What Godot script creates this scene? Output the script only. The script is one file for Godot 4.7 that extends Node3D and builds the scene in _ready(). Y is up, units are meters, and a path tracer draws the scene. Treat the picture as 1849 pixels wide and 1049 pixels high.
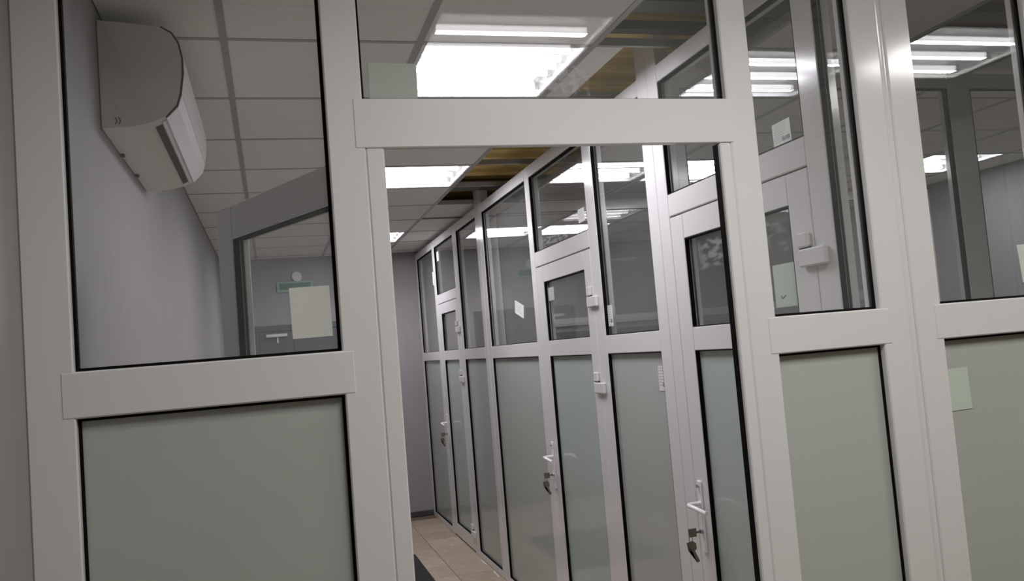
extends Node3D

# Glazed office corridor seen through the open door of a white aluminium partition.
# x right, y up, z towards the camera; the corridor runs along -z.

const ZA := -1.8          # front face of the partition with the open door
const XB := 1.5456        # corridor face of the partition along the rooms
const XL := -0.445        # left wall
const XR := 5.6           # outer wall of the rooms
const ZE := -9.18         # end wall
const ZR := 3.2           # wall behind the camera
const YC := 2.8           # suspended ceiling
const YS := 2.91          # underside of the structural slab
const CELL := 0.667       # ceiling grid

var M := {}
var taken := {}
var rng := RandomNumberGenerator.new()


# ---------------------------------------------------------------- helpers

func numbered(called: String) -> String:
	if not taken.has(called):
		taken[called] = 0
		return called
	taken[called] += 1
	return "%s_%03d" % [called, taken[called]]


func tag(o: Node, label: String, category: String, group := "") -> void:
	o.set_meta("label", label)
	o.set_meta("category", category)
	if group != "":
		o.set_meta("group", group)


func thing(called: String, label: String, category: String, at := Vector3.ZERO, turn := 0.0, group := "") -> Node3D:
	var o := Node3D.new()
	o.name = numbered(called)
	add_child(o)
	o.position = at
	o.rotation.y = turn
	tag(o, label, category, group)
	return o


func part(called: String, mesh: Mesh, m: Material, parent: Node, label := "") -> MeshInstance3D:
	var o := MeshInstance3D.new()
	o.name = numbered(called) if parent == self else called
	o.mesh = mesh
	o.material_override = m
	parent.add_child(o, true)
	if label != "":
		o.set_meta("label", label)
	return o


func struct(called: String, mesh: Mesh, m: Material) -> MeshInstance3D:
	var o := part(called, mesh, m, self)
	o.set_meta("kind", "structure")
	return o


func struct_node(called: String) -> Node3D:
	var o := Node3D.new()
	o.name = called
	add_child(o)
	o.set_meta("kind", "structure")
	return o


func begin() -> SurfaceTool:
	var st := SurfaceTool.new()
	st.begin(Mesh.PRIMITIVE_TRIANGLES)
	return st


func done(st: SurfaceTool) -> ArrayMesh:
	st.generate_normals()
	return st.commit()


# a polygon fan with its outside on the side of n
func face(st: SurfaceTool, p: Array, n: Vector3) -> void:
	var q := p
	var c: Vector3 = (p[1] - p[0]).cross(p[2] - p[0])
	if c.dot(n) > 0.0:
		q = p.duplicate()
		q.reverse()
	for k in range(1, q.size() - 1):
		for v in [q[0], q[k], q[k + 1]]:
			st.set_smooth_group(-1)
			st.add_vertex(v)


# box between two corners with chamfered edges
func add_box(st: SurfaceTool, a: Vector3, b: Vector3, bev := 0.0) -> void:
	var lo := a.min(b)
	var hi := a.max(b)
	var c := (lo + hi) * 0.5
	var h := (hi - lo) * 0.5
	var e := minf(bev, minf(h.x, minf(h.y, h.z)) * 0.6)
	var i := h - Vector3(e, e, e)
	for ax in 3:
		var u := (ax + 1) % 3
		var w := (ax + 2) % 3
		for s in [-1.0, 1.0]:
			var pts := []
			for k in [[-1, -1], [1, -1], [1, 1], [-1, 1]]:
				var p := Vector3.ZERO
				p[ax] = s * h[ax]
				p[u] = k[0] * i[u]
				p[w] = k[1] * i[w]
				pts.append(c + p)
			var n := Vector3.ZERO
			n[ax] = s
			face(st, pts, n)
	if e <= 0.0:
		return
	for ax in 3:
		var u := (ax + 1) % 3
		var w := (ax + 2) % 3
		for su in [-1.0, 1.0]:
			for sw in [-1.0, 1.0]:
				var p := []
				for k in 4:
					var v := Vector3.ZERO
					v[ax] = (-1.0 if k == 0 or k == 3 else 1.0) * i[ax]
					v[u] = su * (h[u] if k < 2 else i[u])
					v[w] = sw * (i[w] if k < 2 else h[w])
					p.append(c + v)
				var n := Vector3.ZERO
				n[u] = su
				n[w] = sw
				face(st, p, n)
	for sx in [-1.0, 1.0]:
		for sy in [-1.0, 1.0]:
			for sz in [-1.0, 1.0]:
				var s := Vector3(sx, sy, sz)
				face(st, [c + s * Vector3(h.x, i.y, i.z), c + s * Vector3(i.x, h.y, i.z), c + s * Vector3(i.x, i.y, h.z)], s)


func box(x0: float, y0: float, z0: float, x1: float, y1: float, z1: float, bev := 0.0) -> ArrayMesh:
	var st := begin()
	add_box(st, Vector3(x0, y0, z0), Vector3(x1, y1, z1), bev)
	return done(st)


# tube of round section through a list of points
func add_tube(st: SurfaceTool, pts: Array, r: float, sides := 12, flat := 1.0) -> void:
	var rings := []
	for k in pts.size():
		var d: Vector3 = (pts[mini(k + 1, pts.size() - 1)] - pts[maxi(k - 1, 0)]).normalized()
		var up := Vector3.UP if absf(d.y) < 0.9 else Vector3.RIGHT
		var s := d.cross(up).normalized()
		var t := s.cross(d).normalized()
		var ring := []
		for j in sides:
			var a := TAU * j / sides
			ring.append(pts[k] + s * cos(a) * r + t * sin(a) * r * flat)
		rings.append(ring)
	st.set_smooth_group(0)
	for k in rings.size() - 1:
		for j in sides:
			var j2 := (j + 1) % sides
			var q := [rings[k][j], rings[k + 1][j], rings[k + 1][j2], rings[k][j2]]
			var mid: Vector3 = (q[0] + q[2]) * 0.5
			var out: Vector3 = mid - (pts[k] + pts[k + 1]) * 0.5
			if (q[1] - q[0]).cross(q[2] - q[0]).dot(out) > 0.0:
				q.reverse()
			for v in [q[0], q[1], q[2], q[0], q[2], q[3]]:
				st.set_smooth_group(0)
				st.add_vertex(v)
	face(st, rings[0], pts[0] - pts[1])
	face(st, rings[-1], pts[-1] - pts[-2])


func tube(pts: Array, r: float, sides := 12, flat := 1.0) -> ArrayMesh:
	var st := begin()
	add_tube(st, pts, r, sides, flat)
	return done(st)


# prism: outline in (x, y), swept along z
func prism(outline: Array, z0: float, z1: float) -> ArrayMesh:
	var st := begin()
	add_prism(st, outline, z0, z1)
	return done(st)


func add_prism(st: SurfaceTool, outline: Array, z0: float, z1: float) -> void:
	var mid := Vector2.ZERO
	for p in outline:
		mid += p
	mid /= outline.size()
	var a := []
	var b := []
	for p in outline:
		a.append(Vector3(p.x, p.y, z0))
		b.append(Vector3(p.x, p.y, z1))
	var s := signf(z1 - z0)
	face(st, a, Vector3(0, 0, -s))
	face(st, b, Vector3(0, 0, s))
	for k in outline.size():
		var j := (k + 1) % outline.size()
		var e: Vector2 = outline[j] - outline[k]
		var n := Vector2(e.y, -e.x)
		if n.dot((outline[j] + outline[k]) * 0.5 - mid) < 0.0:
			n = -n
		face(st, [a[k], a[j], b[j], b[k]], Vector3(n.x, n.y, 0))


# ---------------------------------------------------------------- materials

func plain(called: String, c: Color, rough: float, spec := 0.5) -> StandardMaterial3D:
	var m := StandardMaterial3D.new()
	m.resource_name = called
	m.albedo_color = c
	m.roughness = rough
	m.metallic_specular = spec
	M[called] = m
	return m


func noise_tex(freq: float, c0: Color, c1: Color, size := 256, nseed := 1, octaves := 4) -> NoiseTexture2D:
	var n := FastNoiseLite.new()
	n.noise_type = FastNoiseLite.TYPE_SIMPLEX_SMOOTH
	n.frequency = freq
	n.seed = nseed
	n.fractal_octaves = octaves
	var g := Gradient.new()
	g.set_color(0, c0)
	g.set_color(1, c1)
	var t := NoiseTexture2D.new()
	t.width = size
	t.height = size
	t.seamless = true
	t.noise = n
	t.color_ramp = g
	return t


func mottled(called: String, c0: Color, c1: Color, rough: float, freq: float, scale: Vector3, relief := 0.0, nseed := 1) -> StandardMaterial3D:
	var m := plain(called, Color.WHITE, rough)
	m.albedo_texture = noise_tex(freq, c0, c1, 256, nseed)
	m.uv1_triplanar = true
	m.uv1_world_triplanar = true
	m.uv1_scale = scale
	if relief > 0.0:
		m.normal_enabled = true
		var nt := noise_tex(freq * 2.0, Color.BLACK, Color.WHITE, 256, nseed + 7)
		nt.color_ramp = null
		nt.as_normal_map = true
		nt.bump_strength = 4.0
		m.normal_texture = nt
		m.normal_scale = relief
	return m


func glass(called: String, c: Color, rough := 0.0) -> StandardMaterial3D:
	var m := plain(called, c, rough)
	m.transparency = BaseMaterial3D.TRANSPARENCY_ALPHA
	return m


func print_texture(w: int, h: int, rows: int, bars: bool, nseed: int, paper: Color) -> ImageTexture:
	var im := Image.create(w, h, false, Image.FORMAT_RGB8)
	im.fill(paper)
	var r := RandomNumberGenerator.new()
	r.seed = nseed
	var ink := Color(0.30, 0.30, 0.32)
	for k in rows:
		var y := int(h * (0.08 + 0.8 * k / rows))
		var x := int(w * 0.08)
		while x < w * (0.5 + 0.4 * r.randf()):
			var l := r.randi_range(3, 9)
			im.fill_rect(Rect2i(x, y, l, maxi(1, int(h * 0.022))), ink)
			x += l + 2
	if bars:
		var x := int(w * 0.5)
		im.fill_rect(Rect2i(x - 2, int(h * 0.64), int(w * 0.46), int(h * 0.24)), paper)
		while x < int(w * 0.92):
			var l := r.randi_range(1, 3)
			im.fill_rect(Rect2i(x, int(h * 0.66), l, int(h * 0.18)), Color(0.12, 0.12, 0.13))
			x += l + r.randi_range(1, 2)
	return ImageTexture.create_from_image(im)


func residue_texture() -> ImageTexture:
	var n := FastNoiseLite.new()
	n.noise_type = FastNoiseLite.TYPE_SIMPLEX_SMOOTH
	n.seed = 77
	n.frequency = 0.045
	n.fractal_octaves = 4
	var im := Image.create(128, 64, false, Image.FORMAT_RGBA8)
	for y in 64:
		for x in 128:
			var u := absf(x / 63.5 - 1.0)
			var v := absf(y / 31.5 - 1.0)
			var e := clampf(1.15 - maxf(u, v), 0.0, 1.0)
			var a := clampf((n.get_noise_2d(x, y) + 0.12) * 0.5, 0.0, 0.17) * minf(1.0, e * 2.0) * (1.0 if maxf(u, v) < 0.97 else 0.0)
			im.set_pixel(x, y, Color(0.80, 0.80, 0.80, a))
	return ImageTexture.create_from_image(im)


# paper with a small pen tick near its lower edge
func tick_texture(paper: Color) -> ImageTexture:
	var im := Image.create(96, 96, false, Image.FORMAT_RGB8)
	im.fill(paper)
	for k in 7:
		im.fill_rect(Rect2i(22 + k / 2, 70 + k, 2, 2), Color(0.2, 0.2, 0.22))
	for k in 14:
		im.fill_rect(Rect2i(25 + k, 76 - k / 2, 2, 2), Color(0.2, 0.2, 0.22))
	return ImageTexture.create_from_image(im)


func materials() -> void:
	plain("frame", Color(0.86, 0.855, 0.85), 0.13)
	plain("gasket", Color(0.035, 0.033, 0.035), 0.7, 0.25)
	glass("clear", Color(0.9, 0.95, 0.93, 0.03))
	var f := plain("frosted", Color(0.745, 0.758, 0.738), 0.09, 0.5)
	f.backlight_enabled = true
	f.backlight = Color(0.62, 0.66, 0.63)
	var g := plain("frosted_green", Color(0.745, 0.782, 0.758), 0.09, 0.5)
	g.backlight_enabled = true
	g.backlight = Color(0.62, 0.66, 0.63)
	mottled("wall", Color(0.57, 0.56, 0.563), Color(0.60, 0.59, 0.593), 0.75, 0.02, Vector3(0.9, 0.25, 0.9), 0.0, 3)
	mottled("tile_ceiling", Color(0.87, 0.865, 0.85), Color(0.91, 0.905, 0.89), 0.85, 0.12, Vector3(2, 2, 2), 0.0, 5)
	plain("tbar", Color(0.62, 0.61, 0.60), 0.4)
	plain("tray", Color(0.88, 0.88, 0.88), 0.35)
	mottled("floor_a", Color(0.65, 0.585, 0.50), Color(0.76, 0.69, 0.61), 0.35, 0.03, Vector3(1.7, 1.7, 1.7), 0.0, 11)
	mottled("floor_b", Color(0.62, 0.555, 0.47), Color(0.73, 0.66, 0.575), 0.35, 0.03, Vector3(1.3, 1.3, 1.3), 0.0, 12)
	mottled("floor_c", Color(0.68, 0.62, 0.54), Color(0.78, 0.72, 0.645), 0.35, 0.03, Vector3(1.5, 1.5, 1.5), 0.0, 13)
	plain("grout", Color(0.42, 0.36, 0.30), 0.9)
	mottled("insulation", Color(0.74, 0.63, 0.38), Color(0.96, 0.86, 0.60), 0.9, 0.02, Vector3(0.35, 0.35, 2.2), 0.2, 21)
	plain("steel", Color(0.30, 0.31, 0.30), 0.5)
	plain("baseboard", Color(0.27, 0.26, 0.27), 0.5)
	plain("dark_door", Color(0.30, 0.295, 0.30), 0.45)
	plain("ac_body", Color(0.88, 0.87, 0.845), 0.4)
	plain("ac_panel", Color(0.88, 0.87, 0.88), 0.12)
	plain("black", Color(0.05, 0.05, 0.055), 0.6)
	plain("handle_white", Color(0.92, 0.91, 0.92), 0.2)
	plain("chrome", Color(0.72, 0.72, 0.74), 0.25).metallic = 0.9
	plain("key_metal", Color(0.50, 0.48, 0.42), 0.4).metallic = 0.5
	plain("paper", Color(0.80, 0.81, 0.785), 0.85)
	plain("paper_green", Color(0.74, 0.79, 0.73), 0.85)
	plain("paper_tick", Color.WHITE, 0.85).albedo_texture = tick_texture(Color(0.74, 0.79, 0.73))
	plain("paper_grey", Color(0.68, 0.70, 0.67), 0.85)
	plain("sign_green", Color(0.22, 0.42, 0.35), 0.4)
	plain("sign_pale", Color(0.55, 0.68, 0.62), 0.4)
	plain("trunking", Color(0.86, 0.86, 0.85), 0.35)
	plain("wainscot", Color(0.29, 0.285, 0.29), 0.6)
	mottled("mat", Color(0.13, 0.13, 0.14), Color(0.19, 0.19, 0.20), 0.95, 0.2, Vector3(4, 4, 4), 0.1, 31)
	var t := plain("tube", Color(0.95, 0.95, 0.95), 0.5)
	t.emission_enabled = true
	t.emission = Color(1.0, 0.99, 1.0)
	t.emission_energy_multiplier = 6.0
	var sm := plain("residue", Color.WHITE, 0.9)
	sm.transparency = BaseMaterial3D.TRANSPARENCY_ALPHA
	sm.albedo_texture = residue_texture()
	for k in 3:
		var m := plain("label_%d" % k, Color.WHITE, 0.6)
		m.albedo_texture = print_texture(96, 128, [9, 6, 7][k], k != 1, 40 + k, Color(0.86, 0.87, 0.84))


# ---------------------------------------------------------------- partition pieces, in the partition's own axes: x along it, z = 0 its front face

const DEEP := 0.06

func post(t: Node, x0: float, x1: float, y0: float, y1: float, proud := 0.0, deep := DEEP, called := "post") -> void:
	part(called, box(x0, y0, -deep, x1, y1, proud, 0.003), M.frame, t)


func rail(t: Node, x0: float, x1: float, y0: float, y1: float, proud := 0.0, called := "rail", deep := DEEP) -> void:
	part(called, box(x0, y0, -deep, x1, y1, proud, 0.003), M.frame, t)


# a pane of glass with its rubber gasket on both faces
func pane(t: Node, x0: float, x1: float, y0: float, y1: float, recess: float, gw: float, gd: float, frosted := false, fm: Material = null) -> MeshInstance3D:
	var g := part("frosted_panel" if frosted else "glass_pane", box(x0, y0, -recess - 0.006, x1, y1, -recess), (fm if fm else M.frosted) if frosted else M.clear, t, "frosted glass panel" if frosted else "clear glass pane")
	var st := begin()
	for s in [[-recess, -recess + gd], [-recess - 0.012, -recess - 0.006]]:
		add_box(st, Vector3(x0, y0, s[0]), Vector3(x0 + gw, y1, s[1]))
		add_box(st, Vector3(x1 - gw, y0, s[0]), Vector3(x1, y1, s[1]))
		add_box(st, Vector3(x0 + gw, y0, s[0]), Vector3(x1 - gw, y0 + gw, s[1]))
		add_box(st, Vector3(x0 + gw, y1 - gw, s[0]), Vector3(x1 - gw, y1, s[1]))
	part("gasket", done(st), M.gasket, g, "black rubber gasket")
	return g


# lever handle on a plate, at (x, y) on the face; the lever points along dir
func handle(t: Node, x: float, y: float, dir: float) -> void:
	var p := part("handle_plate", box(x - 0.015, y - 0.185, 0.0, x + 0.015, y + 0.085, 0.008, 0.003), M.handle_white, t, "slim white handle plate")
	part("lever", tube([Vector3(x, y, 0.006), Vector3(x, y, 0.045), Vector3(x + dir * 0.004, y, 0.058), Vector3(x + dir * 0.015, y, 0.064), Vector3(x + dir * 0.06, y - 0.002, 0.064), Vector3(x + dir * 0.12, y - 0.010, 0.058), Vector3(x + dir * 0.135, y - 0.012, 0.055)], 0.0085, 12, 1.0), M.handle_white, p, "white lever")
	part("screw", tube([Vector3(x, y + 0.066, 0.007), Vector3(x, y + 0.066, 0.016)], 0.006), M.chrome, p)
	part("lock_cylinder", tube([Vector3(x, y - 0.105, 0.006), Vector3(x, y - 0.105, 0.018)], 0.009), M.chrome, p, "chrome lock cylinder")


func hinge(t: Node, x: float, y: float, over: float) -> void:
	var h := part("hinge", box(x - 0.062, y - 0.052, 0.0, x + over, y + 0.002, 0.018, 0.005), M.frame, t, "white surface hinge")
	part("hinge_knuckle", box(x - 0.062, y + 0.006, 0.0, x - 0.012, y + 0.052, 0.016, 0.005), M.frame, h)
	part("hinge_shim", box(x - 0.060, y - 0.0005, 0.001, x - 0.012, y + 0.0065, 0.010), M.gasket, h)


# a leaf w wide: latch stile at x = 0, hinge stile at x = w; glass between g0 and g1
func door_leaf(called: String, label: String, w: float, g0: float, g1: float, at: Vector3, turn: float, hinge_ys: Array, over := 0.068) -> Node3D:
	var t := Node3D.new()
	t.name = called
	add_child(t)
	t.position = at
	t.rotation.y = turn
	tag(t, label, "door")
	t.set_meta("kind", "structure")
	var top := 2.1445
	part("stile", box(0.0, 0.012, -0.05, g0, top, 0.0, 0.003), M.frame, t)
	part("stile", box(g1, 0.012, -0.05, w, top, 0.0, 0.003), M.frame, t)
	part("top_rail", box(g0, 2.05, -0.05, g1, top, 0.0, 0.002), M.frame, t)
	part("middle_rail", box(g0, 1.62, -0.05, g1, 1.708, 0.0, 0.002), M.frame, t)
	part("bottom_rail", box(g0, 0.012, -0.05, g1, 0.127, 0.0, 0.002), M.frame, t)
	pane(t, g0, g1, 1.708, 2.05, 0.018, 0.004, 0.016)
	pane(t, g0, g1, 0.127, 1.62, 0.018, 0.004, 0.016, true, M.frosted_green)
	handle(t, 0.045, 1.037, 1.0)
	for y in hinge_ys:
		hinge(t, w, y, over)
	return t


func key_pair(at: Vector3, turn: float, label: String) -> void:
	var t := thing("key_pair", label, "keys", at, turn, "keys left in the door locks")
	part("key_bow", box(-0.002, -0.016, 0.018, 0.002, 0.016, 0.052, 0.001), M.key_metal, t)
	part("key_blade", box(-0.0012, -0.004, 0.001, 0.0012, 0.004, 0.02), M.key_metal, t)
	var ring := []
	for k in 17:
		var a := TAU * k / 16
		ring.append(Vector3(0.006 * sin(a), -0.022 + 0.014 * cos(a), 0.044 + 0.010 * sin(a)))
	part("key_ring", tube(ring, 0.0015, 6), M.key_metal, t)
	var k2 := begin()
	add_prism(k2, [Vector2(-0.015, -0.036), Vector2(0.004, -0.030), Vector2(0.015, -0.040), Vector2(0.017, -0.058), Vector2(0.010, -0.066), Vector2(0.024, -0.102), Vector2(0.014, -0.106), Vector2(0.002, -0.068), Vector2(-0.012, -0.060)], 0.044, 0.047)
	var hk := part("hanging_key", done(k2), M.key_metal, t)
	hk.rotation.y = PI / 2
	hk.scale = Vector3(1.25, 1.1, 1.0)
	hk.position = Vector3(-0.0455, 0.004, 0.044)


func sheet(called: String, label: String, category: String, m: Material, w: float, h: float, xf: Transform3D, group := "") -> void:
	var st := begin()
	add_box(st, Vector3(-w / 2, -h / 2, 0), Vector3(w / 2, h / 2, 0.0008))
	st.generate_normals()
	var base := st.commit()
	# its own texture coordinates, for the print
	var arr := base.surface_get_arrays(0)
	var uv := PackedVector2Array()
	for v in arr[Mesh.ARRAY_VERTEX]:
		uv.append(Vector2(v.x / w + 0.5, 0.5 - v.y / h))
	arr[Mesh.ARRAY_TEX_UV] = uv
	var mesh := ArrayMesh.new()
	mesh.add_surface_from_arrays(Mesh.PRIMITIVE_TRIANGLES, arr)
	var o := part(called, mesh, m, self)
	o.transform = xf
	tag(o, label, category, group)


func on_b(z: float, y: float, tilt: float, out := -0.0172) -> Transform3D:
	return Transform3D(Basis(Vector3.UP, -PI / 2) * Basis(Vector3.BACK, tilt), Vector3(XB - out, y, z))


func on_a(x: float, y: float, tilt: float, out := -0.021) -> Transform3D:
	return Transform3D(Basis(Vector3.BACK, tilt), Vector3(x, y, ZA + out))


# ---------------------------------------------------------------- ceiling light: a tray with four tubes, in a cell of the grid

func ceiling_light(x0: float, z0: float, energy: float, c: Color, label: String) -> void:
	var s := CELL
	var t := thing("ceiling_light", label, "ceiling light", Vector3(x0 + s / 2, YC, z0 + s / 2), 0.0, "recessed ceiling lights with four tubes")
	var h := s / 2 - 0.030
	var d := 0.07
	var st := begin()
	add_box(st, Vector3(-h, d, -h), Vector3(h, d + 0.004, h))
	for e in [-1.0, 1.0]:
		add_box(st, Vector3(e * h, 0.0, -h), Vector3(e * (h + 0.004), d, h))
		add_box(st, Vector3(-h, 0.0, e * h), Vector3(h, d, e * (h + 0.004)))
	part("tray", done(st), M.tray, t)
	st = begin()
	for e in [-1.0, 1.0]:
		add_box(st, Vector3(e * (h + 0.004), -0.002, -h - 0.014), Vector3(e * (h + 0.016), 0.010, h + 0.014))
		add_box(st, Vector3(-h - 0.004, -0.002, e * (h + 0.004)), Vector3(h + 0.004, 0.010, e * (h + 0.016)))
	part("rim", done(st), M.tray, t)
	for k in 4:
		var z := (k - 1.5) * 0.182
		part("tube", tube([Vector3(-h + 0.02, 0.034, z), Vector3(h - 0.02, 0.034, z)], 0.013, 8), M.tube, t, "glowing white tube")
		for e in [-1.0, 1.0]:
			part("tube_holder", box(e * h, 0.018, z - 0.012, e * (h - 0.02), 0.052, z + 0.012), M.tray, t)
		var l := AreaLight3D.new()
		l.name = "tube_light"
		l.area_size = Vector2(2 * h - 0.04, 0.026)
		l.area_normalize_energy = true
		l.light_energy = energy / 4.0
		l.light_color = c
		l.area_range = 14.0
		l.shadow_enabled = true
		l.position = Vector3(0, 0.018, z)
		l.rotation.x = -PI / 2
		t.add_child(l, true)


# ---------------------------------------------------------------- scene

func _ready() -> void:
	rng.seed = 7
	# camera
	var cam := Camera3D.new()
	cam.name = "camera"
	cam.fov = 37.216
	cam.near = 0.02
	cam.basis = Basis(Vector3.UP, -0.276503) * Basis(Vector3.RIGHT, 0.0657526) * Basis(Vector3.BACK, -0.0820243)
	cam.position = Vector3(0, 1.6875, 0)
	add_child(cam)
	# surroundings: a closed building, no daylight
	var env := Environment.new()
	env.background_mode = Environment.BG_COLOR
	env.background_color = Color.BLACK
	env.tonemap_mode = Environment.TONE_MAPPER_LINEAR
	env.tonemap_exposure = 1.0
	env.sdfgi_enabled = true
	env.ssao_enabled = true
	env.ssil_enabled = true
	var we := WorldEnvironment.new()
	we.name = "environment"
	we.environment = env
	add_child(we)
	materials()
	lights()
	shell()
	ceiling()
	partition_front()
	partition_rooms()
	doors()
	air_conditioner()
	papers()
	end_wall_things()


func lights() -> void:
	var cool := Color(0.975, 0.965, 1.0)
	var warm := Color(1.0, 0.992, 0.98)
	ceiling_light(0.577, -3.642, 1.85, cool, "square four-tube ceiling light in the corridor just beyond the door opening")
	ceiling_light(0.577, -5.643, 2.2, cool, "square four-tube ceiling light halfway down the corridor")
	ceiling_light(0.577, -8.311, 2.3, cool, "square four-tube ceiling light near the corridor's end wall")
	ceiling_light(2.578, -5.643, 0.75, cool, "square four-tube ceiling light in the middle room behind the corridor partition")
	ceiling_light(4.579, -5.643, 0.75, cool, "square four-tube ceiling light by the outer wall of the middle room")
	ceiling_light(2.578, -8.311, 0.75, cool, "square four-tube ceiling light in the farthest room behind the corridor partition")
	ceiling_light(0.577, -0.97, 2.3, warm, "square four-tube ceiling light before the door opening, mirrored in the glass above it")
	ceiling_light(2.578, -0.97, 2.3, warm, "square four-tube ceiling light before the side pane with the pale green note")


func shell() -> void:
	# walls, floor and slab with thickness
	struct("wall_left", box(XL - 0.15, -0.1, ZE - 0.15, XL, YS + 0.2, ZA - 0.03), M.wall)
	struct("wall_left_front", box(XL - 0.15, -0.1, ZA - 0.03, XL, YS + 0.2, ZR + 0.15), M.wall)
	struct("wall_end", box(XL, -0.1, ZE - 0.15, XR, YS + 0.2, ZE), M.wall)
	struct("wall_right", box(XR, -0.1, ZE - 0.15, XR + 0.15, YS + 0.2, ZR + 0.15), M.wall)
	struct("wall_rear", box(XL, -0.1, ZR, XR, YS + 0.2, ZR + 0.15), M.wall)
	# structural slab with a ribbed, insulated underside
	var slab := struct("ceiling_slab", box(XL, YS + 0.06, ZE, XR, YS + 0.2, ZR), M.insulation)
	var st := begin()
	var z := ZE + 0.02
	while z < ZR - 0.2:
		add_prism_x(st, z)
		z += 0.22
	part("insulation_rib", done(st), M.insulation, slab)
	# floor: ceramic tiles in the corridor, plain screed in the rooms
	var fl := struct_node("floor")
	part("screed", box(XL, -0.1, ZE, XR, -0.004, ZR), M.grout, fl)
	part("room_floor", box(XB, -0.004, ZE, XR, 0.0, ZA), M.floor_b, fl)
	part("front_floor", box(XL, -0.004, ZA, XR, 0.0, ZR), M.floor_b, fl)
	var p := 0.3405
	var tile := box(0.002, -0.004, 0.002, p - 0.002, 0.0, p - 0.002, 0.001)
	var kinds := [M.floor_a, M.floor_b, M.floor_c]
	for i in 6:
		for j in 22:
			var x := 1.25 - p * (5 - i)
			var zz := -7.265 - p * 5 + p * j
			if x < XL:
				x = XL
			if zz + p > ZA or x >= XB:
				continue
			if i == 5:
				part("floor_tile", box(x + 0.002, -0.004, zz + 0.002, XB, 0.0, zz + p - 0.002, 0.001), kinds[rng.randi() % 3], fl)
			else:
				var o := part("floor_tile", tile, kinds[rng.randi() % 3], fl)
				o.position = Vector3(x, 0, zz)
	# baseboards
	struct("baseboard_end", box(XL, 0.0, ZE, XB - 0.001, 0.055, ZE + 0.015, 0.003), M.baseboard)
	struct("baseboard_left", box(XL, 0.0, ZE + 0.015, XL + 0.015, 0.055, ZA - 0.062, 0.003), M.baseboard)
	# dark lower wall in the rooms
	struct("trim_1", box(2.9, 0.0, ZE, XR, 1.81, ZE + 0.012), M.wainscot)
	struct("trim_2", box(XR - 0.012, 0.0, ZE + 0.012, XR, 1.81, -6.27), M.wainscot)


func add_prism_x(st: SurfaceTool, z: float) -> void:
	var o := [Vector2(0, YS + 0.065), Vector2(0.03, YS), Vector2(0.14, YS), Vector2(0.17, YS + 0.065)]
	var a := []
	var b := []
	for q in o:
		a.append(Vector3(XL, q.y, z + q.x))
		b.append(Vector3(XR, q.y, z + q.x))
	for k in 3:
		var n := Vector3(0, -1, [-1.0, 0.0, 1.0][k])
		face(st, [a[k], a[k + 1], b[k + 1], b[k]], n)


func ceiling() -> void:
	var c := struct_node("ceiling")
	var lit := [[0.577, -3.642], [0.577, -5.643], [0.577, -8.311], [2.578, -5.643], [4.579, -5.643], [2.578, -8.311], [0.577, -0.97], [2.578, -0.97]]
	var xs := []
	for k in 11:
		xs.append(-0.757 + CELL * k)
	for side in 2:
		var zs := []
		if side == 0:
			for k in 13:
				zs.append(-2.975 + CELL * (2 - k))
		else:
			for k in 9:
				zs.append(-0.97 + CELL * (7 - k))
		var z_lo: float = ZE if side == 0 else ZA - 0.03
		var z_hi: float = ZA - 0.03 if side == 0 else ZR
		# main runners along z, cross bars along x
		for x in xs:
			if x > XL + 0.02 and x < XR - 0.02:
				part("grid_runner", box(x - 0.012, YC - 0.003, z_lo, x + 0.012, YC + 0.03, z_hi), M.tbar, c)
		for z in zs:
			if z > z_lo + 0.02 and z < z_hi - 0.02:
				part("grid_crossbar", box(XL, YC - 0.0025, z - 0.010, XR, YC + 0.028, z + 0.010), M.tbar, c)
		for x in xs:
			for z in zs:
				var x0: float = maxf(x, XL)
				var x1: float = minf(x + CELL, XR)
				var z0: float = maxf(z, z_lo)
				var z1: float = minf(z + CELL, z_hi)
				if x1 - x0 < 0.03 or z1 - z0 < 0.03:
					continue
				var skip := false
				for l in lit:
					if absf(l[0] - x) < 0.02 and absf(l[1] - z) < 0.02:
						skip = true
				# cells that stand open
				if side == 0:
					if absf(x - 1.244) < 0.01 and z > -6.35:
						if z < -3.0 and z > -3.7:
							part("ceiling_tile", box(x0 + 0.004, YC, z0 + 0.004, 1.372, YC + 0.015, z1 - 0.004), M.tile_ceiling, c)
						if z < -2.0:
							skip = true
						else:
							skip = z1 < -1.9 and z < -2.0
					if x > 2.5 and x < 3.8 and z > -3.0 and z < -1.9 and not (x > 3.2 and z > -2.4):
						skip = true
					if x > 1.8 and x < 3.8 and z > -6.35 and z < -6.2:
						skip = true
				if side == 0 and absf(x - 1.244) < 0.01 and absf(z + 6.977) < 0.02:
					z0 += 0.06
				if skip:
					continue
				part("ceiling_tile", box(x0 + 0.004, YC, z0 + 0.004, x1 - 0.004, YC + 0.015, z1 - 0.004, 0.002), M.tile_ceiling, c)
	# steel channels in the void above the open cells
	for b in [[-2.72, 2.85, 0.10, "wide grey steel channel in the ceiling void before the first corridor light"], [-2.93, 2.84, 0.05, "narrow steel channel in the ceiling void beside the first corridor light"], [-5.95, 2.845, 0.16, "wide steel channel in the ceiling void near the cross partition of the far rooms"]]:
		var t := thing("steel_channel", b[3], "beam", Vector3(0, b[1], b[0]), 0.0, "steel channels above the ceiling")
		var st := begin()
		add_box(st, Vector3(XL, 0, -b[2] / 2), Vector3(XR, 0.006, b[2] / 2))
		add_box(st, Vector3(XL, 0.006, -b[2] / 2), Vector3(XR, 0.035, -b[2] / 2 + 0.006))
		add_box(st, Vector3(XL, 0.006, b[2] / 2 - 0.006), Vector3(XR, 0.035, b[2] / 2))
		part("channel", done(st), M.steel, t)
		part("hanger", box(0.2, 0.006, -0.01, 0.22, YS - b[1], 0.01), M.steel, t)


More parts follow.
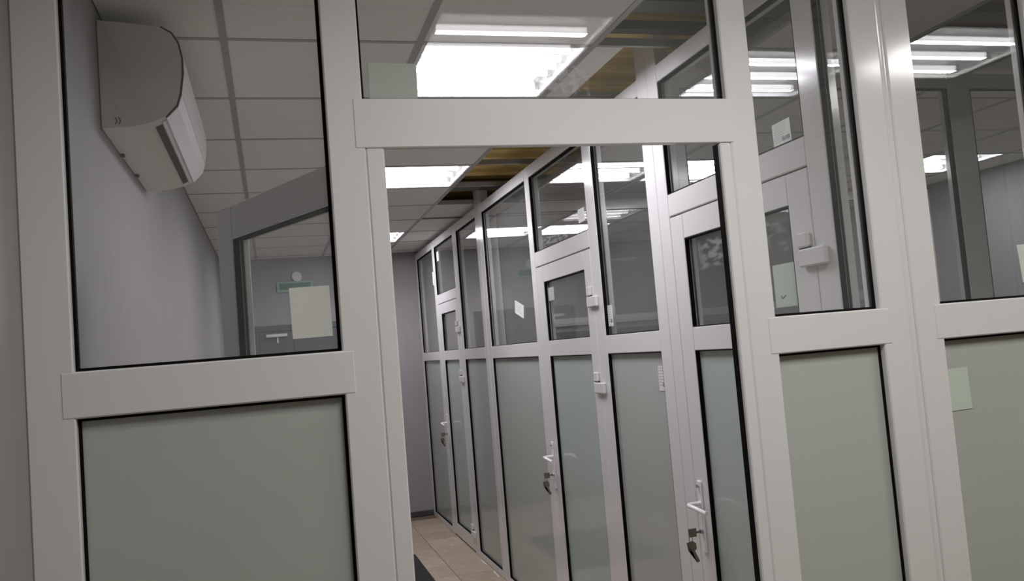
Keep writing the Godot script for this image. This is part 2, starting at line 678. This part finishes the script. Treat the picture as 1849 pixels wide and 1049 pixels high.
func partition_front() -> void:
	var t := thing("glazed_partition", "white aluminium partition with glass panes around the open door opening", "partition", Vector3(0, 0, ZA))
	var top := 2.80
	# posts
	post(t, XL, -0.361, 0, top)
	post(t, 0.140, 0.217, 0, top)
	post(t, 0.2172, 0.2556, 0, 2.13, 0.0, 0.022, "door_jamb")
	part("jamb_seal", box(0.218, 0, -0.030, 0.252, 2.13, -0.022), M.gasket, t)
	post(t, 1.050, 1.0798, 0, 2.13, 0.0, 0.014, "door_jamb")
	part("jamb_seal", box(1.0505, 0, -0.036, 1.080, 2.13, -0.014), M.gasket, t)
	post(t, 1.080, 1.153, 0, top)
	post(t, 1.448, 1.527, 0, top)
	part("corner_bead", tube([Vector3(1.537, 0, -0.012), Vector3(1.537, top, -0.012)], 0.0125, 14), M.frame, t)
	post(t, 1.547, 1.627, 0, top)
	post(t, 2.005, 2.085, 0, top)
	post(t, 2.90, 2.98, 0, top)
	post(t, 3.80, 3.88, 0, top)
	post(t, 4.70, 4.78, 0, top)
	post(t, XR - 0.08, XR, 0, top)
	# panes beside the door opening: bottom rail, middle rail, head
	for s in [[-0.361, 0.140], [1.153, 1.448], [1.627, 2.005], [2.085, 2.90], [2.98, 3.80], [3.88, 4.70], [4.78, XR - 0.08]]:
		rail(t, s[0], s[1], 0, 0.06)
		rail(t, s[0] - 0.024, s[1] + 0.024, 1.62, 1.709, 0.0015, "middle_rail")
		rail(t, s[0], s[1], 2.70, top, 0.0, "head_rail")
		pane(t, s[0], s[1], 1.709, 2.70, 0.022, 0.006, 0.004)
		pane(t, s[0], s[1], 0.06, 1.62, 0.022, 0.006, 0.004, true)
	# over the opening
	var lt := begin()
	add_box(lt, Vector3(0.196, 2.130, -0.018), Vector3(1.088, 2.236, 0.0015), 0.002)
	add_box(lt, Vector3(0.217, 2.155, -DEEP), Vector3(1.080, 2.236, -0.018), 0.001)
	part("lintel", done(lt), M.frame, t)
	rail(t, 0.217, 1.080, 2.70, top, 0.0, "head_rail")
	pane(t, 0.217, 1.080, 2.236, 2.70, 0.022, 0.006, 0.004)


func partition_rooms() -> void:
	# along the corridor: local x is world z
	var t := thing("glazed_partition", "long white glazed partition with three doors along the corridor", "partition", Vector3(XB, 0, 0), -PI / 2)
	var top := 2.765
	for p in [[ZE, -9.06], [-8.17, -8.063], [-7.197, -7.035], [-4.985, -4.893], [-3.982, -3.867], [-2.174, -2.077], [-1.905, -1.862]]:
		post(t, p[0], p[1], 0, top)
	for p in [[-6.32, -6.2165], [-6.2135, -6.11], [-3.277, -3.1805], [-3.1775, -3.0875]]:
		post(t, p[0], p[1], 0, YS)
	for s in [[-9.06, -8.17], [-7.035, -6.32], [-6.11, -4.985], [-3.867, -3.277], [-2.077, -1.905]]:
		rail(t, s[0], s[1], 0, 0.05)
		rail(t, s[0], s[1], 1.62, 1.708, 0.0, "middle_rail")
		rail(t, s[0], s[1], 2.695, top, 0.0, "head_rail")
		pane(t, s[0], s[1], 1.708, 2.695, 0.018, 0.004, 0.016)
		pane(t, s[0], s[1], 0.05, 1.62, 0.018, 0.004, 0.016, true)
	for s in [[-8.063, -7.197], [-4.893, -3.982], [-3.0875, -2.174]]:
		rail(t, s[0], s[1], 2.150, 2.238, 0.0, "transom_rail")
		rail(t, s[0], s[1], 2.695, top, 0.0, "head_rail")
		pane(t, s[0], s[1], 2.238, 2.695, 0.018, 0.004, 0.016)
		part("door_stop", box(s[0] - 0.004, 0, -0.062, s[0] + 0.02, 2.16, -0.052), M.gasket, t)
		part("door_stop", box(s[1] - 0.02, 0, -0.062, s[1] + 0.004, 2.16, -0.052), M.gasket, t)
		part("door_stop", box(s[0] + 0.02, 2.135, -0.062, s[1] - 0.02, 2.16, -0.052), M.gasket, t)
	# between the rooms
	var names := ["white glazed cross partition closing off the nearest room", "white glazed cross partition between the middle and the farthest room"]
	for k in 2:
		var z0: float = [-3.15, -6.185][k]
		var c := thing("glazed_partition", names[k], "partition", Vector3(0, 0, z0))
		var ps := [[XB + 0.062, 1.68], [3.015, 3.14], [4.35, 4.45], [XR - 0.08, XR]]
		for p in ps:
			post(c, p[0], p[1], 0, top)
		for j in 3:
			var a: float = ps[j][1]
			var b: float = ps[j + 1][0]
			rail(c, a, b, 0, 0.05)
			rail(c, a, b, 1.62, 1.708, 0.0, "middle_rail")
			rail(c, a, b, 2.695, top, 0.0, "head_rail")
			pane(c, a, b, 1.708, 2.695, 0.018, 0.004, 0.016)
			pane(c, a, b, 0.05, 1.62, 0.018, 0.004, 0.016, true)


func doors() -> void:
	# the leaf that stands open behind the left pane
	var w := 0.80
	var a := deg_to_rad(116.0)
	var xd := Vector3(-cos(a), 0, sin(a))
	var at := Vector3(0.222, 0, -1.868) - xd * w
	door_leaf("door_1", "white glazed door leaf standing open into the corridor below the air conditioner", w, 0.100, w - 0.095, at, -(PI - a), [1.905, 1.48, 0.185], -0.002)
	sheet("paper_sheet", "pale sheet of paper stuck on the clear pane in front of the open door", "paper", M.paper, 0.081, 0.105, on_a(0.084, 1.794, 0.012))
	# doors of the three rooms
	var d := [[-8.060, -7.200, 0.145, 0.780, "white glazed door of the room beside the end wall"], [-4.890, -3.985, 0.130, 0.804, "white glazed door of the middle room in the corridor partition"], [-3.0845, -2.177, 0.104, 0.798, "white glazed door of the nearest room, beside the corner post"]]
	var kl := ["pair of keys hanging in the lock of the door beside the end wall", "pair of keys hanging in the lock of the middle room's door", "pair of keys hanging in the lock of the nearest room's door"]
	for k in 3:
		door_leaf("door_%d" % (k + 2), d[k][4], d[k][1] - d[k][0], d[k][2], d[k][3], Vector3(XB, 0, d[k][0]), -PI / 2, [1.905, 1.48, 0.185])
		key_pair(Vector3(XB - 0.017, 0.932, d[k][0] + 0.045), -PI / 2, kl[k])


func air_conditioner() -> void:
	var t := thing("air_conditioner", "white wall-mounted air conditioner high on the grey left wall", "air conditioner", Vector3(XL, 2.43, -3.70))
	# outline seen from the end: x out from the wall, y up
	var o := [Vector2(0.004, 0.003), Vector2(0.089, 0.008), Vector2(0.146, 0.021), Vector2(0.181, 0.038), Vector2(0.214, 0.075), Vector2(0.225, 0.110), Vector2(0.234, 0.172), Vector2(0.235, 0.220), Vector2(0.227, 0.265), Vector2(0.210, 0.296), Vector2(0.179, 0.315), Vector2(0.105, 0.325), Vector2(0.004, 0.333)]
	part("housing", prism(o, 0.0, 0.96), M.ac_body, t)
	# glossy front panel between the end caps
	var f := [Vector2(0.181, 0.040), Vector2(0.214, 0.075), Vector2(0.225, 0.110), Vector2(0.234, 0.172), Vector2(0.235, 0.220), Vector2(0.227, 0.265), Vector2(0.210, 0.296), Vector2(0.179, 0.315)]
	var outer := []
	for k in f.size():
		var q: Vector2 = f[k]
		var n := (q - Vector2(0.11, 0.17)).normalized()
		outer.append(q + n * 0.007)
	var st := begin()
	for seg in [[0, 2], [2, f.size() - 1]]:
		for k in range(seg[0], seg[1]):
			var g := 0.006 if k == 2 else 0.0
			var a0: Vector2 = f[k].lerp(f[k + 1], g * 10)
			var b0: Vector2 = outer[k].lerp(outer[k + 1], g * 10)
			add_prism(st, [a0, f[k + 1], outer[k + 1], b0], 0.006, 0.952)
	part("front_panel", done(st), M.ac_panel, t, "glossy white front panel")
	st = begin()
	for k in f.size() - 1:
		var a1: Vector2 = outer[k].lerp(f[k], 0.15)
		var b1: Vector2 = outer[k + 1].lerp(f[k + 1], 0.15)
		add_prism(st, [f[k], f[k + 1], b1, a1], 0.953, 0.9575)
	part("panel_joint", done(st), M.black, t, "dark joint beside the front panel")
	# black air outlet on the lower curve and the flap beside it
	part("outlet_slot", prism([Vector2(0.147, 0.0175), Vector2(0.166, 0.027), Vector2(0.165, 0.033), Vector2(0.145, 0.026)], 0.06, 0.90), M.black, t, "black air outlet slot")
	part("flap", prism([Vector2(0.170, 0.027), Vector2(0.190, 0.040), Vector2(0.186, 0.046), Vector2(0.167, 0.033)], 0.03, 0.93), M.ac_panel, t)
	part("wall_plate", box(0.0, 0.012, 0.02, 0.005, 0.325, 0.94), M.ac_body, t)
	for z in [0.30, 0.62]:
		part("clip", box(0.004, -0.004, z, 0.016, 0.006, z + 0.025), M.black, t)
	# embossed marks on the end cap
	for k in 3:
		var arc := []
		for j in 7:
			var a := -1.0 + j * 0.33
			arc.append(Vector3(0.034 + [0.0, 0.010, 0.004][k] + 0.011 * cos(a), [0.026, 0.026, 0.066][k] + 0.012 * sin(a), 0.9605))
		part("embossed_mark", tube(arc, 0.0016, 6), M.baseboard if k < 2 else M.ac_body, t)


func papers() -> void:
	sheet("glue_residue", "whitish glue smear on the pane above the door opening, under the ceiling light", "smear", M.residue, 0.16, 0.075, on_a(0.665, 2.285, 0.0))
	sheet("glue_residue", "whitish glue smear low on the transom over the middle room's door", "smear", M.residue, 0.55, 0.07, on_b(-4.50, 2.275, 0.0))
	sheet("glue_residue", "whitish glue smear at the top of the nearest room's door glass", "smear", M.residue, 0.60, 0.12, on_b(-2.62, 1.975, 0.0))
	sheet("paper_note", "pale torn note stuck to the pane above the door opening", "paper", M.paper_grey, 0.104, 0.084, on_a(0.289, 2.279, -0.02))
	sheet("paper_note", "pale green note stuck on the frosted side panel", "paper", M.paper_green, 0.072, 0.105, on_a(1.668, 1.490, 0.02))
	sheet("paper_note", "white note at the edge of the clear side pane", "paper", M.paper, 0.07, 0.10, on_a(1.945, 1.80, 0.06))
	sheet("paper_note", "pale green note stuck in the glass of the nearest room's door", "paper", M.paper_tick, 0.145, 0.135, on_b(-2.357, 1.812, 0.0))
	sheet("sticker_label", "printed white label with a barcode on the transom of the nearest room's door", "label", M.label_0, 0.095, 0.075, on_b(-2.305, 2.280, 0.03))
	sheet("sticker_label", "tilted printed label on the wide clear pane of the middle room", "label", M.label_1, 0.20, 0.085, on_b(-5.37, 1.93, -0.25))
	sheet("sticker_label", "narrow printed label on the frosted panel of the middle room", "label", M.label_2, 0.075, 0.105, on_b(-3.32, 1.508, 0.0))
	sheet("sticker_label", "small printed label low on the door glass of the nearest room", "label", M.label_1, 0.055, 0.05, on_b(-2.70, 1.765, -0.1))
	sheet("sticker_label", "pale label at the top of the middle room's door glass", "label", M.paper_grey, 0.10, 0.075, on_b(-4.69, 1.975, 0.0))
	sheet("sticker_label", "narrow label at the edge of the pane beside the middle room's door", "label", M.label_2, 0.06, 0.10, on_b(-3.83, 1.80, 0.0))
	sheet("sticker_label", "small label on the transom over the middle room's door", "label", M.label_1, 0.09, 0.07, on_b(-4.10, 2.33, 0.0))
	sheet("sticker_label", "small label on the transom over the door beside the end wall", "label", M.paper, 0.10, 0.09, on_b(-7.97, 2.60, 0.0))
	sheet("sticker_label", "narrow white label on the last clear pane beside the end wall", "label", M.paper, 0.10, 0.13, on_b(-8.26, 2.42, 0.0))


func end_wall_things() -> void:
	# dark door in the end wall
	var t := Node3D.new()
	t.name = "door_5"
	add_child(t)
	t.position = Vector3(-0.17, 0, ZE)
	tag(t, "dark grey door in the end wall under the green sign", "door")
	t.set_meta("kind", "structure")
	part("door_frame", box(-0.0, 2.05, 0.0, 1.15, 2.11, 0.03, 0.003), M.wainscot, t)
	part("door_frame", box(0.0, 0, 0.0, 0.06, 2.05, 0.03, 0.003), M.wainscot, t)
	part("door_frame", box(1.09, 0, 0.0, 1.15, 2.05, 0.03, 0.003), M.wainscot, t)
	part("leaf", box(0.063, 0.008, 0.0, 0.40, 2.047, 0.02, 0.003), M.dark_door, t)
	part("leaf", box(0.403, 0.008, 0.0, 1.087, 2.047, 0.02, 0.003), M.dark_door, t)
	part("door_closer", box(0.13, 1.99, 0.02, 0.34, 2.02, 0.06, 0.004), M.trunking, t, "pale door closer")
	part("closer_arm", box(0.235, 1.93, 0.02, 0.25, 1.99, 0.035), M.trunking, t)
	# green sign and round lamp over the door
	var s := thing("exit_sign", "green sign over the dark door in the end wall", "sign", Vector3(0.275, 2.50, ZE))
	part("panel", box(-0.18, -0.055, 0.0, 0.18, 0.055, 0.02, 0.003), M.sign_pale, s)
	part("print", box(-0.155, -0.03, 0.02, 0.165, 0.035, 0.0215), M.sign_green, s)
	var d := thing("wall_lamp", "small round white lamp above the green sign", "lamp", Vector3(0.303, 2.60, ZE))
	part("cap", tube([Vector3(0, 0, 0), Vector3(0, 0, 0.03)], 0.05, 20), M.trunking, d)
	# cable trunking in the farthest room
	var c := thing("cable_trunking", "white cable trunking along the wall of the farthest room", "trunking", Vector3(0, 1.875, ZE))
	part("duct", box(2.9, 0.0, 0.0, XR - 0.05, 0.085, 0.04, 0.004), M.trunking, c)
	part("duct_lid", box(2.9, 0.02, 0.04, XR - 0.05, 0.065, 0.046, 0.002), M.trunking, c)
	var e := thing("cable_trunking", "white cable trunking along the outer wall of the farthest room", "trunking", Vector3(XR, 1.875, 0))
	part("duct", box(-0.04, 0.0, ZE + 0.05, 0.0, 0.085, -6.28, 0.004), M.trunking, e)
	part("duct_lid", box(-0.046, 0.02, ZE + 0.05, -0.04, 0.065, -6.28, 0.002), M.trunking, e)
	# white scraps on the floor along the partition
	for k in 2:
		var q := part("foam_scrap", box(-0.006, 0.0, -0.10 + 0.01 * k, 0.006, 0.008, 0.09, 0.002), M.trunking, self)
		q.position = Vector3(1.522, 0, [-6.83, -6.43][k])
		q.rotation.y = [0.02, -0.03][k]
		tag(q, ["longer white foam strip on the floor by the corridor partition", "shorter white foam strip on the floor by the corridor partition"][k], "scrap", "white strips on the corridor floor")
	# black mat along the corridor floor
	var m := part("floor_mat", box(0.25, 0.0, -7.45, 1.072, 0.008, -6.2, 0.003), M.mat, self)
	tag(m, "dark grey mat lying on the beige corridor tiles", "mat")
